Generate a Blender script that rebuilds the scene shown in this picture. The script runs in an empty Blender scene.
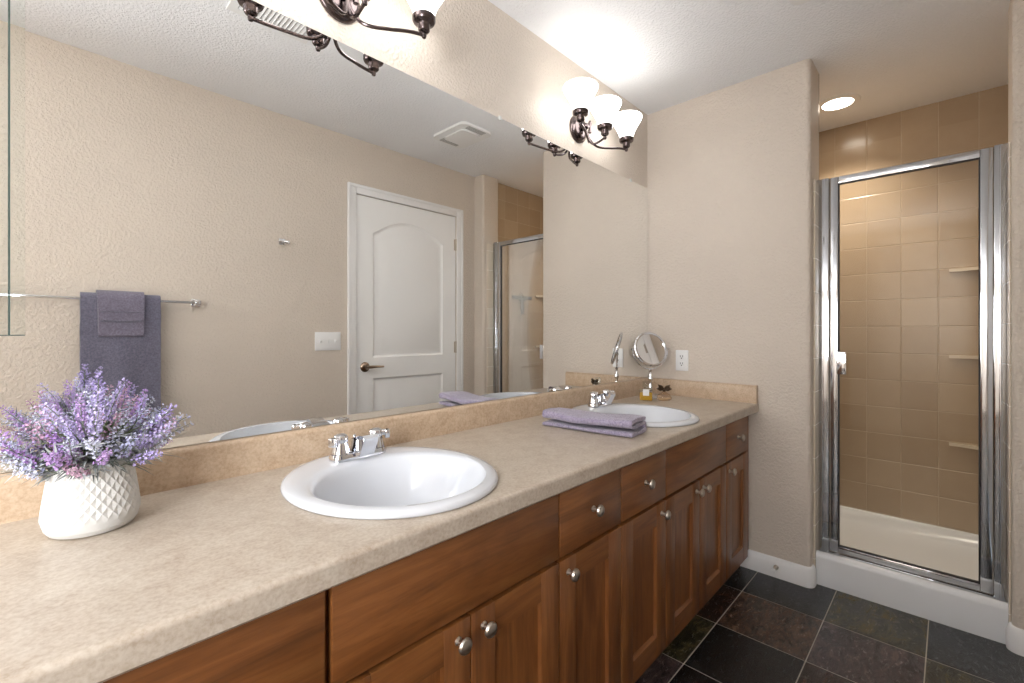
import bpy, bmesh, math, random
from mathutils import Vector, Matrix, noise
R = math.radians
PI = math.pi
C = bpy.context.scene.collection
scene = bpy.context.scene

# ------------------------------------------------------------------ camera, world, lights, exposure
cam_d = bpy.data.cameras.new('camera')
cam = bpy.data.objects.new('camera', cam_d); C.objects.link(cam)
cam.location = (0.0, -1.2743, 1.1755)
cam.rotation_euler = (R(90), 0, R(43.6474 - 90))
cam_d.sensor_width = 36; cam_d.lens = 459.3138 / 1024 * 36
cam_d.shift_y = -9.2 / 1024
cam_d.clip_start = 0.02
scene.camera = cam
scene.view_settings.view_transform = 'Standard'
scene.view_settings.look = 'None'
scene.view_settings.gamma = 1.0
scene.view_settings.use_curve_mapping = False
scene.view_settings.exposure = 1.15

world = bpy.data.worlds.new('world'); scene.world = world; world.use_nodes = True
wn = world.node_tree.nodes; wn['Background'].inputs[0].default_value = (0.75, 0.86, 1.0, 1)
wn['Background'].inputs[1].default_value = 0.6

def lamp(name, kind, loc, power, color, rot=(0, 0, 0), **kw):
    d = bpy.data.lights.new(name, kind); d.energy = power; d.color = color
    for k, v in kw.items(): setattr(d, k, v)
    o = bpy.data.objects.new(name, d); C.objects.link(o)
    o.location = loc; o.rotation_euler = rot
    return o
# fill daylight from an added window in the opposite wall, out of view at left
lamp('added_daylight', 'AREA', (-1.45, -1.66, 1.50), 50, (0.95, 0.975, 1.0), (R(90), 0, 0), shape='RECTANGLE', size=1.1, size_y=1.2)

# ------------------------------------------------------------------ measures (metres; mirror wall is Y=0, room is Y<0)
XF = 2.478      # far wall face
YW = -0.81      # end of the far wall
YO = -1.543     # opposite wall face
XL = -2.2       # left wall face
H = 2.44
ZC = 0.826      # countertop
XB = 3.44       # shower back wall
YSL, YSR = -0.60, -1.505

# ------------------------------------------------------------------ material helpers
def lin(c):
    return tuple(((x / 255) / 12.92 if x / 255 <= 0.04045 else ((x / 255 + 0.055) / 1.055) ** 2.4) for x in c) + (1,)
class NT:
    def __init__(s, name):
        s.m = bpy.data.materials.new(name); s.m.use_nodes = True
        s.t = s.m.node_tree; s.b = s.t.nodes['Principled BSDF']
    def n(s, kind, **kw):
        o = s.t.nodes.new(kind)
        for k, v in kw.items():
            if k in o.inputs.keys(): o.inputs[k].default_value = v
            else: setattr(o, k, v)
        return o
    def l(s, a, b): s.t.links.new(a, b)
    def math(s, op, a, b=None, c=None):
        o = s.t.nodes.new('ShaderNodeMath'); o.operation = op
        for i, v in enumerate((a, b, c)):
            if v is None: continue
            if isinstance(v, (int, float)): o.inputs[i].default_value = v
            else: s.l(v, o.inputs[i])
        return o.outputs[0]
    def coord(s): return s.n('ShaderNodeTexCoord').outputs['Object']
    def mapping(s, scale=(1, 1, 1), vec=None, rnd=False):
        mp = s.n('ShaderNodeMapping'); mp.inputs['Scale'].default_value = scale
        v = vec or s.coord()
        if rnd:
            oi = s.n('ShaderNodeObjectInfo'); sc = s.n('ShaderNodeVectorMath', operation='ADD')
            ml = s.math('MULTIPLY', oi.outputs['Random'], 13.7)
            s.l(v, sc.inputs[0]); s.l(ml, sc.inputs[1]); v = sc.outputs[0]
        s.l(v, mp.inputs['Vector']); return mp.outputs[0]
    def noise(s, scale, vec, detail=3, rough=0.5, dist=0.0):
        o = s.n('ShaderNodeTexNoise'); o.inputs['Scale'].default_value = scale; o.inputs['Detail'].default_value = detail
        o.inputs['Roughness'].default_value = rough; o.inputs['Distortion'].default_value = dist
        s.l(vec, o.inputs['Vector']); return o.outputs['Fac']
    def ramp(s, fac, stops):
        o = s.n('ShaderNodeValToRGB'); e = o.color_ramp.elements
        while len(e) < len(stops): e.new(0.5)
        for i, (p, c) in enumerate(stops): e[i].position = p; e[i].color = c
        s.l(fac, o.inputs[0]); return o.outputs[0]
    def mix(s, fac, a, b, mode='MIX'):
        o = s.n('ShaderNodeMix'); o.data_type = 'RGBA'; o.blend_type = mode
        for i, v in ((0, fac), (6, a), (7, b)):
            if isinstance(v, (int, float, tuple)): o.inputs[i].default_value = v
            else: s.l(v, o.inputs[i])
        return o.outputs[2]
    def bump(s, h, strength, dist=0.001):
        o = s.n('ShaderNodeBump'); o.inputs['Strength'].default_value = strength; o.inputs['Distance'].default_value = dist
        s.l(h, o.inputs['Height']); s.l(o.outputs[0], s.b.inputs['Normal'])
    def set(s, **kw):
        for k, v in kw.items(): s.b.inputs[k.replace('_', ' ')].default_value = v
        return s
def plain(name, col, rough=0.5, metal=0.0, **kw):
    t = NT(name); t.set(Base_Color=lin(col), Roughness=rough, Metallic=metal)
    v = t.mapping(); t.bump(t.noise(420, v, 2), 0.03)
    for k, x in kw.items(): t.b.inputs[k.replace('_', ' ')].default_value = x
    return t.m

def paint(name, col, strength=0.5, scale=150, rough=0.55):
    t = NT(name); v = t.mapping()
    big = t.noise(2.0, v, 3)
    c = lin(col); d = tuple(x * 0.95 for x in c[:3]) + (1,)
    t.l(t.ramp(big, [(0.3, d), (0.7, c)]), t.b.inputs['Base Color'])
    h = t.noise(scale, v, 3, 0.55); h2 = t.ramp(h, [(0.42, (0, 0, 0, 1)), (0.62, (1, 1, 1, 1))])
    t.bump(h2, strength, 0.0022); t.set(Roughness=rough)
    return t.m
M = {}
M['wall'] = paint('beige_wall_paint', (220, 209, 197), 0.75, 95)
M['ceiling'] = paint('white_ceiling_paint', (248, 250, 254), 0.7, 95, 0.7)
M['white'] = plain('white_trim_paint', (240, 240, 241), 0.35)
M['door'] = plain('white_door_paint', (248, 249, 250), 0.38)
M['plastic'] = plain('white_plastic', (240, 241, 242), 0.3)
M['slot'] = plain('dark_slot', (40, 38, 36), 0.6)
M['porcelain'] = plain('white_porcelain', (216, 219, 225), 0.16, Coat_Weight=0.2)
M['pan'] = plain('white_shower_pan', (228, 230, 233), 0.25)
M['chrome'] = plain('chrome', (225, 226, 230), 0.07, 1.0)
M['steel'] = plain('bright_aluminium', (202, 204, 208), 0.06, 1.0)
M['nickel'] = plain('satin_nickel', (196, 188, 178), 0.3, 1.0)
M['bronze'] = plain('dark_pewter_metal', (100, 90, 90), 0.22, 1.0)
M['dark'] = plain('dark_rubber', (45, 47, 52), 0.5)
M['edge'] = plain('mirror_edge_green', (70, 84, 80), 0.2)
M['clip'] = plain('clear_clip_plastic', (222, 222, 218), 0.15)
def mirror_mat(name, col):
    t = NT(name); t.set(Base_Color=col, Metallic=1.0, Roughness=0.0); return t.m
M['mirror'] = mirror_mat('silvered_mirror', (0.94, 0.95, 0.945, 1))
M['mirror2'] = mirror_mat('silvered_mirror_greenish', (0.88, 0.92, 0.905, 1))
def glass_mat(name, col, rough=0.0):
    t = NT(name); t.set(Base_Color=col, Roughness=rough, IOR=1.45); t.b.inputs['Transmission Weight'].default_value = 1.0
    return t.m
def thin_glass(name, tint):
    t = NT(name); out = t.t.nodes['Material Output']
    tr = t.n('ShaderNodeBsdfTransparent'); tr.inputs[0].default_value = tint
    gl = t.n('ShaderNodeBsdfGlossy'); gl.inputs['Roughness'].default_value = 0.01; gl.inputs[0].default_value = (0.95, 0.97, 0.96, 1)
    fr = t.n('ShaderNodeFresnel'); fr.inputs[0].default_value = 1.5
    f = t.math('ADD', t.math('MULTIPLY', fr.outputs[0], 0.5), 0.004)
    mx = t.n('ShaderNodeMixShader'); t.l(f, mx.inputs[0]); t.l(tr.outputs[0], mx.inputs[1]); t.l(gl.outputs[0], mx.inputs[2])
    t.l(mx.outputs[0], out.inputs[0]); return t.m
M['shower_glass'] = thin_glass('shower_glass', (0.90, 0.89, 0.86, 1))
M['clear'] = thin_glass('clear_glass', (0.93, 0.94, 0.93, 1))
M['amber'] = glass_mat('amber_liquid', (1.0, 0.62, 0.06, 1))
M['amber'].node_tree.nodes['Principled BSDF'].inputs['Transmission Weight'].default_value = 0.55
M['pearl'] = plain('pearly_cap', (236, 228, 218), 0.2)
M['pinkglass'] = thin_glass('pale_pink_glass', (0.93, 0.84, 0.76, 1))

def wood(name, axis, darken=1.0):
    t = NT(name)
    sc = {'X': (1.5, 20, 20), 'Z': (20, 20, 1.5), 'Y': (20, 1.5, 20)}[axis]
    v = t.mapping(sc, None, True); vb = t.mapping((1, 1, 1), None, True)
    g = t.noise(1.6, v, 6, 0.62, 0.9); fine = t.noise(9.0, v, 4, 0.6)
    sc2 = {'X': (1.0, 4, 4), 'Z': (4, 4, 1.0), 'Y': (4, 1, 4)}[axis]
    b = t.noise(2.3, t.mapping(sc2, None, True), 3, 0.55, 1.6)
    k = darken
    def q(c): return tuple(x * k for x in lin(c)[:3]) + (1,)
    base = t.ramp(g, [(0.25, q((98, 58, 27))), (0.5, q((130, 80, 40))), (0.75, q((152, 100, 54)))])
    shade = t.ramp(b, [(0.30, (0.76, 0.70, 0.66, 1)), (0.55, (1, 1, 1, 1)), (0.8, (1.0, 0.97, 0.93, 1))])
    c = t.mix(0.85, base, shade, 'MULTIPLY')
    por = t.ramp(fine, [(0.35, (0.80, 0.76, 0.72, 1)), (0.5, (1, 1, 1, 1))])
    c = t.mix(0.6, c, por, 'MULTIPLY')
    t.l(c, t.b.inputs['Base Color']); t.set(Roughness=0.36, Coat_Weight=0.25, Coat_Roughness=0.25)
    t.bump(fine, 0.05, 0.0006); return t.m
M['wood_h'] = wood('stained_alder_horizontal', 'X')
M['wood_v'] = wood('stained_alder_vertical', 'Z')
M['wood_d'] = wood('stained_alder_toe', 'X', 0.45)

t = NT('beige_laminate'); v = t.mapping()
a = t.noise(26, v, 6, 0.65, 0.4); b = t.noise(150, v, 4, 0.6); g = t.noise(7, v, 3)
c = t.ramp(a, [(0.3, lin((178, 160, 140))), (0.5, lin((197, 183, 165))), (0.72, lin((209, 198, 182)))])
c = t.mix(0.35, c, t.ramp(b, [(0.35, lin((150, 132, 116))), (0.6, lin((200, 192, 184)))]), 'MIX')
c = t.mix(0.35, c, t.ramp(g, [(0.35, (0.88, 0.86, 0.84, 1)), (0.65, (1, 1, 1, 1))]), 'MULTIPLY')
t.l(c, t.b.inputs['Base Color']); t.set(Roughness=0.33); t.bump(b, 0.04, 0.0006); M['laminate'] = t.m
t = NT('warm_laminate'); v = t.mapping()
a = t.noise(26, v, 6, 0.65, 0.4); b = t.noise(150, v, 4, 0.6)
c = t.ramp(a, [(0.3, lin((178, 154, 127))), (0.5, lin((197, 174, 148))), (0.72, lin((208, 189, 165)))])
c = t.mix(0.3, c, t.ramp(b, [(0.35, lin((158, 120, 88))), (0.6, lin((216, 192, 166)))]), 'MIX')
t.l(c, t.b.inputs['Base Color']); t.set(Roughness=0.33); M['laminate_w'] = t.m

def slate(name, c1, c2, c3, spk=0.0):
    t = NT(name); v = t.mapping()
    a = t.noise(8, t.mapping((1.0, 2.2, 1)), 9, 0.72, 1.4); b = t.noise(30, t.mapping((1.0, 2.4, 1)), 7, 0.78, 0.8)
    c = t.ramp(a, [(0.34, lin(c1)), (0.52, lin(c2)), (0.70, lin(c3))])
    d = t.ramp(b, [(0.40, (0.45, 0.45, 0.45, 1)), (0.62, (1.15, 1.12, 1.08, 1))])
    c = t.mix(0.55 + spk * 0.4, c, d, 'MULTIPLY')
    t.l(c, t.b.inputs['Base Color'])
    t.l(t.ramp(b, [(0.3, (0.14,) * 3 + (1,)), (0.7, (0.32,) * 3 + (1,))]), t.b.inputs['Roughness'])
    t.bump(t.math('ADD', a, t.math('MULTIPLY', b, 0.5)), 0.55, 0.004); return t.m
S = [slate('slate_black', (10, 11, 12), (22, 24, 26), (46, 48, 50)),
     slate('slate_brown', (38, 26, 20), (84, 64, 52), (128, 104, 88), 0.8),
     slate('slate_olive', (34, 33, 26), (66, 62, 44), (112, 98, 66)),
     slate('slate_plum', (40, 32, 32), (78, 66, 66), (118, 102, 98)),
     slate('slate_grey', (22, 25, 28), (44, 47, 50), (84, 86, 88)),
     slate('slate_rust', (28, 20, 18), (58, 42, 36), (106, 72, 52), 0.4)]
M['grout'] = plain('floor_grout', (166, 158, 146), 0.8)

def tile_mat(name, ax, oa, pa, oz, pz, c1, c2, grout, horizontal=True):
    t = NT(name); sx = t.n('ShaderNodeSeparateXYZ'); t.l(t.coord(), sx.inputs[0])
    A = t.math('DIVIDE', t.math('SUBTRACT', sx.outputs[ax], oa), pa)
    Z = t.math('DIVIDE', t.math('SUBTRACT', sx.outputs['Z'], oz), pz)
    def d(v, p):
        f = t.math('FRACT', v); return t.math('MULTIPLY', t.math('MINIMUM', f, t.math('SUBTRACT', 1.0, f)), p)
    dist = t.math('MINIMUM', d(A, pa), d(Z, pz)) if horizontal else d(A, pa)
    line = t.math('LESS_THAN', dist, 0.0013)
    cb = t.n('ShaderNodeCombineXYZ'); t.l(t.math('FLOOR', A), cb.inputs[0]); t.l(t.math('FLOOR', Z), cb.inputs[1])
    wn_ = t.n('ShaderNodeTexWhiteNoise'); t.l(cb.outputs[0], wn_.inputs['Vector'])
    v = t.mapping(); nz = t.noise(14, v, 5, 0.6)
    fac = t.math('ADD', t.math('MULTIPLY', wn_.outputs['Value'], 0.6), t.math('MULTIPLY', nz, 0.4))
    c = t.ramp(fac, [(0.15, lin(c1)), (0.75, lin(c2))])
    c = t.mix(line, c, lin(grout)); t.l(c, t.b.inputs['Base Color'])
    t.l(t.math('ADD', 0.20, t.math('MULTIPLY', line, 0.5)), t.b.inputs['Roughness'])
    t.bump(t.math('MINIMUM', dist, 0.004), 0.8, 0.4); return t.m
TC = ((172, 151, 126), (185, 165, 140), (194, 176, 152))
M['tileX'] = tile_mat('shower_tile_back', 'Y', -1.384, 0.1565, 0.117, 0.156, *TC)
M['tileXu'] = tile_mat('shower_tile_back_upper', 'Y', -1.384, 0.1565, 0.117, 0.156, *TC, horizontal=False)
M['tileY'] = tile_mat('shower_tile_side', 'X', 3.44, 0.1565, 0.117, 0.156, *TC)
M['tileT'] = tile_mat('tile_edge_trim', 'X', -9.0, 20.0, 0.117, 0.156, (222, 208, 190), (228, 216, 200), (246, 242, 236))

def terry(name, c1, c2):
    t = NT(name); v = t.mapping(); a = t.noise(150, v, 4, 0.8); b = t.noise(18, v, 4, 0.6)
    c = t.ramp(a, [(0.32, lin(c1)), (0.66, lin(c2))])
    c = t.mix(0.5, c, t.ramp(b, [(0.3, (0.84, 0.84, 0.86, 1)), (0.7, (1, 1, 1, 1))]), 'MULTIPLY')
    t.l(c, t.b.inputs['Base Color']); t.set(Roughness=0.95)
    t.b.inputs['Sheen Weight'].default_value = 0.4; t.bump(a, 0.9, 0.003); return t.m
M['towel_grey'] = terry('slate_blue_terry', (84, 84, 102), (126, 124, 144))
M['towel_grey2'] = terry('slate_blue_terry_light', (98, 93, 112), (138, 133, 152))
M['towel_lilac'] = terry('lilac_terry', (118, 108, 134), (182, 172, 194))

def emit(name, col, strength, base=(245, 244, 240)):
    t = NT(name); t.set(Base_Color=lin(base), Roughness=0.25)
    t.b.inputs['Emission Color'].default_value = col; t.b.inputs['Emission Strength'].default_value = strength
    return t.m
M['shade'] = emit('lit_frosted_glass', (1.0, 0.98, 0.955, 1), 3.4)
M['shade_in'] = emit('lit_frosted_glass_inside', (1.0, 0.98, 0.95, 1), 1.2)
M['bulb'] = emit('lit_bulb', (1.0, 0.95, 0.88, 1), 1.4)
M['downlight'] = emit('lit_downlight', (1.0, 0.90, 0.76, 1), 7.0)

# ------------------------------------------------------------------ mesh helpers
def finish(name, bm, mats, parent=None, smooth=True, loc=None, angle=35):
    bmesh.ops.recalc_face_normals(bm, faces=bm.faces)
    me = bpy.data.meshes.new(name); bm.to_mesh(me); bm.free()
    if not isinstance(mats, (list, tuple)): mats = [mats]
    for m in mats: me.materials.append(m)
    if smooth:
        for p in me.polygons: p.use_smooth = True
        me.set_sharp_from_angle(angle=R(angle))
    o = bpy.data.objects.new(name, me); C.objects.link(o)
    if parent: o.parent = parent
    if loc is not None: o.location = loc
    return o
def tag(o, label, cat, group=None, kind=None):
    o['label'] = label; o['category'] = cat
    if group: o['group'] = group
    if kind: o['kind'] = kind
    return o
def thing(name, label, cat, loc=(0, 0, 0), rz=0, group=None):
    o = bpy.data.objects.new(name, None); C.objects.link(o); o.empty_display_size = 0.05
    o.location = loc; o.rotation_euler = (0, 0, rz); return tag(o, label, cat, group)
def struct(o, label=None, cat=None):
    o['kind'] = 'structure'
    if label: o['label'] = label
    if cat: o['category'] = cat
    return o
def copy_tree(o, parent=None):
    kids = [c for c in bpy.data.objects if c.parent == o]
    c = o.copy(); C.objects.link(c)
    if parent: c.parent = parent
    for k in kids: copy_tree(k, c)
    return c
def BM(): return bmesh.new()
def box(bm, x0, x1, y0, y1, z0, z1, bev=0.0, seg=2, mi=0, edges=None):
    vs = [bm.verts.new((x, y, z)) for x in (x0, x1) for y in (y0, y1) for z in (z0, z1)]
    q = [(0, 1, 3, 2), (4, 6, 7, 5), (0, 4, 5, 1), (2, 3, 7, 6), (0, 2, 6, 4), (1, 5, 7, 3)]
    fs = [bm.faces.new([vs[i] for i in f]) for f in q]
    for f in fs: f.material_index = mi
    bmesh.ops.recalc_face_normals(bm, faces=fs)
    if bev > 0:
        es = {e for f in fs for e in f.edges}
        if edges: es = {e for e in es if edges(e)}
        r = bmesh.ops.bevel(bm, geom=list(es), offset=bev, segments=seg, profile=0.5, affect='EDGES', clamp_overlap=True)
        for f in r['faces']: f.material_index = mi
    return fs
def lathe(bm, prof, n=24, mat=None, mi=0, sx=1.0, sy=1.0):
    mat = mat or Matrix.Identity(4); rings = []
    for r, z in prof:
        if r < 1e-6: rings.append([bm.verts.new(mat @ Vector((0, 0, z)))])
        else: rings.append([bm.verts.new(mat @ Vector((r * sx * math.cos(2 * PI * i / n), r * sy * math.sin(2 * PI * i / n), z))) for i in range(n)])
    for a, b in zip(rings, rings[1:]):
        for i in range(n):
            j = (i + 1) % n
            if len(a) == 1 and len(b) == 1: continue
            if len(a) == 1: f = bm.faces.new((a[0], b[i], b[j]))
            elif len(b) == 1: f = bm.faces.new((a[i], b[0], a[j]))
            else: f = bm.faces.new((a[i], b[i], b[j], a[j]))
            f.material_index = mi
    if len(rings[0]) > 1 and prof[0] != prof[-1]: bm.faces.new(rings[0]).material_index = mi
    if len(rings[-1]) > 1 and prof[0] != prof[-1]: bm.faces.new(rings[-1]).material_index = mi
def tube(bm, pts, r, n=10, mi=0, cap=True, square=False):
    pts = [Vector(p) for p in pts]; rings = []; up = None
    for i, p in enumerate(pts):
        d = (pts[min(i + 1, len(pts) - 1)] - pts[max(i - 1, 0)]).normalized()
        if up is None:
            up = Vector((0, 0, 1)) if abs(d.z) < 0.9 else Vector((1, 0, 0))
        s = d.cross(up).normalized(); up = s.cross(d).normalized()
        rr = r[i] if isinstance(r, (list, tuple)) else r
        rings.append([bm.verts.new(p + s * math.cos(2 * PI * k / n + PI / n) * rr + up * math.sin(2 * PI * k / n + PI / n) * rr) for k in range(n)])
    for a, b in zip(rings, rings[1:]):
        for k in range(n):
            bm.faces.new((a[k], a[(k + 1) % n], b[(k + 1) % n], b[k])).material_index = mi
    if cap:
        bm.faces.new(rings[0]).material_index = mi; bm.faces.new(rings[-1]).material_index = mi
def prism(bm, poly, f, a0, a1, n=1, mi=0, warp=None):
    """poly: list of 2D points, f(p, q, s) -> 3D; swept from a0 to a1 in n steps"""
    rings = []
    for i in range(n + 1):
        s = a0 + (a1 - a0) * i / n
        ring = []
        for k, (p, q) in enumerate(poly):
            co = Vector(f(p, q, s))
            if warp: co = Vector(warp(co, i / n, k))
            ring.append(bm.verts.new(co))
        rings.append(ring)
    m = len(poly)
    for a, b in zip(rings, rings[1:]):
        for k in range(m):
            bm.faces.new((a[k], a[(k + 1) % m], b[(k + 1) % m], b[k])).material_index = mi
    bm.faces.new(rings[0]).material_index = mi; bm.faces.new(rings[-1]).material_index = mi
def bez(p0, p1, p2, p3, n=12):
    o = []
    for i in range(n + 1):
        t_ = i / n; u = 1 - t_
        o.append(Vector(p0) * u ** 3 + Vector(p1) * 3 * u * u * t_ + Vector(p2) * 3 * u * t_ * t_ + Vector(p3) * t_ ** 3)
    return o
def ribbon_poly(center, th):
    """closed outline of a sheet of thickness th that follows a 2D centre line, with round ends"""
    L, Rr = [], []
    n = len(center)
    for i, p in enumerate(center):
        a = Vector(center[max(i - 1, 0)]); b = Vector(center[min(i + 1, n - 1)])
        d = (b - a).normalized(); nn = Vector((-d.y, d.x)) * th / 2
        L.append(tuple(Vector(p) + nn)); Rr.append(tuple(Vector(p) - nn))
    d = (Vector(center[-1]) - Vector(center[-2])).normalized(); e = [tuple(Vector(center[-1]) + d * th * 0.4)]
    d0 = (Vector(center[0]) - Vector(center[1])).normalized(); s = [tuple(Vector(center[0]) + d0 * th * 0.4)]
    return L + e + Rr[::-1] + s
def vertical(e):
    a, b = e.verts; return abs(a.co.x - b.co.x) < 1e-5 and abs(a.co.y - b.co.y) < 1e-5

# ------------------------------------------------------------------ the setting
# floor: grout bed with slate tiles set in it
bm = BM(); box(bm, XL, 2.66, YO, 0, -0.06, -0.0012, mi=6)
xe = [2.567 - 0.3295 * k for k in range(-1, 14)]; ye = [0.03 - 0.31 * k for k in range(0, 6)]
special = {(1, 2): 0, (2, 2): 1, (3, 2): 0, (1, 3): 2, (2, 3): 3, (2, 1): 5, (3, 1): 2, (1, 1): 4, (1, 4): 4, (4, 1): 3, (4, 2): 0, (0, 2): 4, (0, 3): 5, (2, 4): 2, (3, 3): 5, (3, 4): 0}
random.seed(5)
xedges = [2.66, 2.567, 2.232, 1.913, 1.600] + [1.600 - 0.32 * k for k in range(1, 12)]
for i in range(len(xedges) - 1):
    for j in range(5):
        y1 = [0.03, -0.28, -0.59, -0.90, -1.211][j]; y0 = [-0.28, -0.59, -0.90, -1.211, YO - 0.002][j]
        x1, x0 = xedges[i], xedges[i + 1]
        if x0 < XL: x0 = XL
        if x1 <= XL + 0.01: continue
        y1 = min(y1, 0)
        mi = special.get((i, j), random.choice([0, 1, 2, 3, 4, 5, 0]))
        box(bm, x0 + 0.0018, x1 - 0.0018, y0 + 0.0018, y1 - 0.0018, -0.012, 0.0, bev=0.0012, seg=1, mi=mi)
struct(finish('floor', bm, S + [M['grout']], smooth=False), 'dark slate tile floor with pale grout between vanity and shower', 'floor')

bm = BM(); box(bm, XL - 0.1, XB + 0.1, YO - 0.1, 0.1, H, H + 0.1)
struct(finish('ceiling', bm, M['ceiling'], smooth=False), 'textured white ceiling over the bathroom', 'ceiling')

bm = BM(); box(bm, XL - 0.1, XF + 0.182, 0, 0.1, 0, H)
struct(finish('wall_mirror', bm, M['wall'], smooth=False), 'beige wall behind the long mirror', 'wall')

# far wall with a rounded end beside the shower
bm = BM()
box(bm, XF, XF + 0.055, YW, 0, 0, H, bev=0.02, seg=6, edges=lambda e: vertical(e) and e.verts[0].co.y < YW + 0.01 and e.verts[0].co.x < XF + 0.01)
box(bm, XF + 0.055, XF + 0.182, YW, 0, 0, H)
struct(finish('wall_far', bm, M['wall']), 'beige textured wall at the vanity end with rounded edge', 'wall')
# opposite wall with the door opening, and the stub by the shower
DX0, DX1, DZ = 1.462, 2.308, 2.083
bm = BM()
box(bm, XL - 0.1, -2.0, YO - 0.1, YO, 0, H); box(bm, -0.9, DX0, YO - 0.1, YO, 0, H)
box(bm, -2.0, -0.9, YO - 0.1, YO, 0, 0.9); box(bm, -2.0, -0.9, YO - 0.1, YO, 2.1, H)
box(bm, DX1, XF + 0.02, YO - 0.1, YO, 0, H)
box(bm, DX0, DX1, YO - 0.1, YO, DZ, H)
struct(finish('wall_opposite', bm, M['wall'], smooth=False), 'beige textured wall opposite the mirror', 'wall')
bm = BM()
box(bm, XF + 0.02, XF + 0.075, YO - 0.1, -1.44, 0, H, bev=0.02, seg=6, edges=lambda e: vertical(e) and e.verts[0].co.y > -1.45 and e.verts[0].co.x < XF + 0.03)
box(bm, XF + 0.075, 2.672, YO - 0.1, -1.44, 0, H, bev=0.012, seg=4, edges=lambda e: vertical(e) and e.verts[0].co.y > -1.45 and e.verts[0].co.x > 2.6)
struct(finish('wall_stub', bm, M['wall']), 'narrow beige wall end right of the shower', 'wall')
# shower walls
bm = BM(); box(bm, XB, XB + 0.1, YSR - 0.1, YSL + 0.1, 0, 2.145, mi=0); box(bm, XB, XB + 0.1, YSR - 0.1, YSL + 0.1, 2.145, H, mi=1)
struct(finish('wall_shower_back', bm, [M['tileX'], M['tileXu']], smooth=False), 'beige square tiled back wall of the shower', 'wall')
bm = BM(); box(bm, 2.672, XB, YSR - 0.1, YSR, 0, H)
struct(finish('wall_shower_right', bm, M['tileY'], smooth=False), 'beige tiled right wall of the shower', 'wall')
bm = BM(); box(bm, XF + 0.182, XB, YSL, YSL + 0.1, 0, H)
struct(finish('wall_shower_left', bm, M['tileY'], smooth=False), 'beige tiled left wall of the shower', 'wall')
bm = BM(); box(bm, XF + 0.182, XF + 0.19, YW, YSL, 0, H)
struct(finish('wall_shower_front', bm, M['tileX'], smooth=False), 'beige tiled front return inside the shower', 'wall')
# tile trims on both jambs of the shower opening
bm = BM(); box(bm, 2.527, 2.6085, YW - 0.009, YW, 0.0, 1.89, bev=0.003, seg=2)
struct(finish('trim_1', bm, M['tileT'], smooth=False), 'pale tile edging on the left jamb of the shower', 'trim')
bm = BM(); box(bm, 2.535, 2.6085, -1.44, -1.4335, 0.0, 1.89, bev=0.003, seg=2)
struct(finish('trim_2', bm, M['tileT'], smooth=False), 'pale tile edging on the right jamb of the shower', 'trim')
# left wall and a window added to the opposite wall for fill light (behind the left edge of the picture)
bm = BM(); box(bm, XL - 0.1, XL, YO, 0, 0, H)
struct(finish('wall_left', bm, M['wall'], smooth=False), 'beige wall at the near end of the room', 'wall')
bm = BM(); wx0, wx1, wz0, wz1 = -2.0, -0.9, 0.9, 2.1
for (a0, a1, b0, b1) in ((wx0, wx0 + .04, wz0, wz1), (wx1 - .04, wx1, wz0, wz1), (wx0 + .04, wx1 - .04, wz0, wz0 + .04), (wx0 + .04, wx1 - .04, wz1 - .04, wz1), ((wx0 + wx1) / 2 - .015, (wx0 + wx1) / 2 + .015, wz0 + .04, wz1 - .04)):
    box(bm, a0, a1, YO - 0.07, YO - 0.03, b0, b1, bev=0.003)
struct(finish('added_window_1', bm, M['white']), 'white framed window added out of view in the opposite wall to let in daylight', 'window')

# baseboards
def base_prof(h_=0.092, t_=0.014):
    return [(0, 0), (t_, 0), (t_, h_ * 0.72), (t_ * 0.78, h_ * 0.80), (t_ * 0.62, h_ * 0.90), (t_ * 0.3, h_ * 0.98), (0, h_)]
def path_board(name, path, label, h_=0.092, t_=0.014):
    """path in plan; board sits on the left of the direction of travel"""
    bm = BM(); rings = []
    for i, p in enumerate(path):
        p = Vector(p); a = Vector(path[max(i - 1, 0)]); b = Vector(path[min(i + 1, len(path) - 1)])
        d0 = (p - a).normalized() if i else (b - p).normalized(); d1 = (b - p).normalized() if i < len(path) - 1 else d0
        n0 = Vector((-d0.y, d0.x)); n1 = Vector((-d1.y, d1.x)); nn = (n0 + n1); nn = nn / max(nn.dot(n0), 1e-6)
        rings.append([bm.verts.new((p.x + nn.x * q, p.y + nn.y * q, z)) for q, z in base_prof(h_, t_)])
    m = len(rings[0])
    for a, b in zip(rings, rings[1:]):
        for k in range(m): bm.faces.new((a[k], a[(k + 1) % m], b[(k + 1) % m], b[k]))
    bm.faces.new(rings[0]); bm.faces.new(rings[-1])
    return struct(finish(name, bm, M['white'], angle=50), label, 'baseboard')
def arc2(cx, cy, r, a0, a1, n=6): return [(cx + r * math.cos(R(a0 + (a1 - a0) * i / n)), cy + r * math.sin(R(a0 + (a1 - a0) * i / n))) for i in range(n + 1)]
path_board('baseboard_far', [(2.527, YW)] + arc2(XF + 0.02, YW + 0.02, 0.02, 270, 180) + [(XF, -0.503)], 'white baseboard below the far wall')
path_board('baseboard_stub', [(XF + 0.02, YO + 0.001)] + arc2(XF + 0.04, -1.46, 0.02, 180, 90) + [(2.534, -1.44)], 'white baseboard wrapping the wall end right of the shower')
path_board('baseboard_opposite', [(XL, YO), (DX0 - 0.062, YO)][::-1][::-1], 'white baseboard on the opposite wall')

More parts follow.
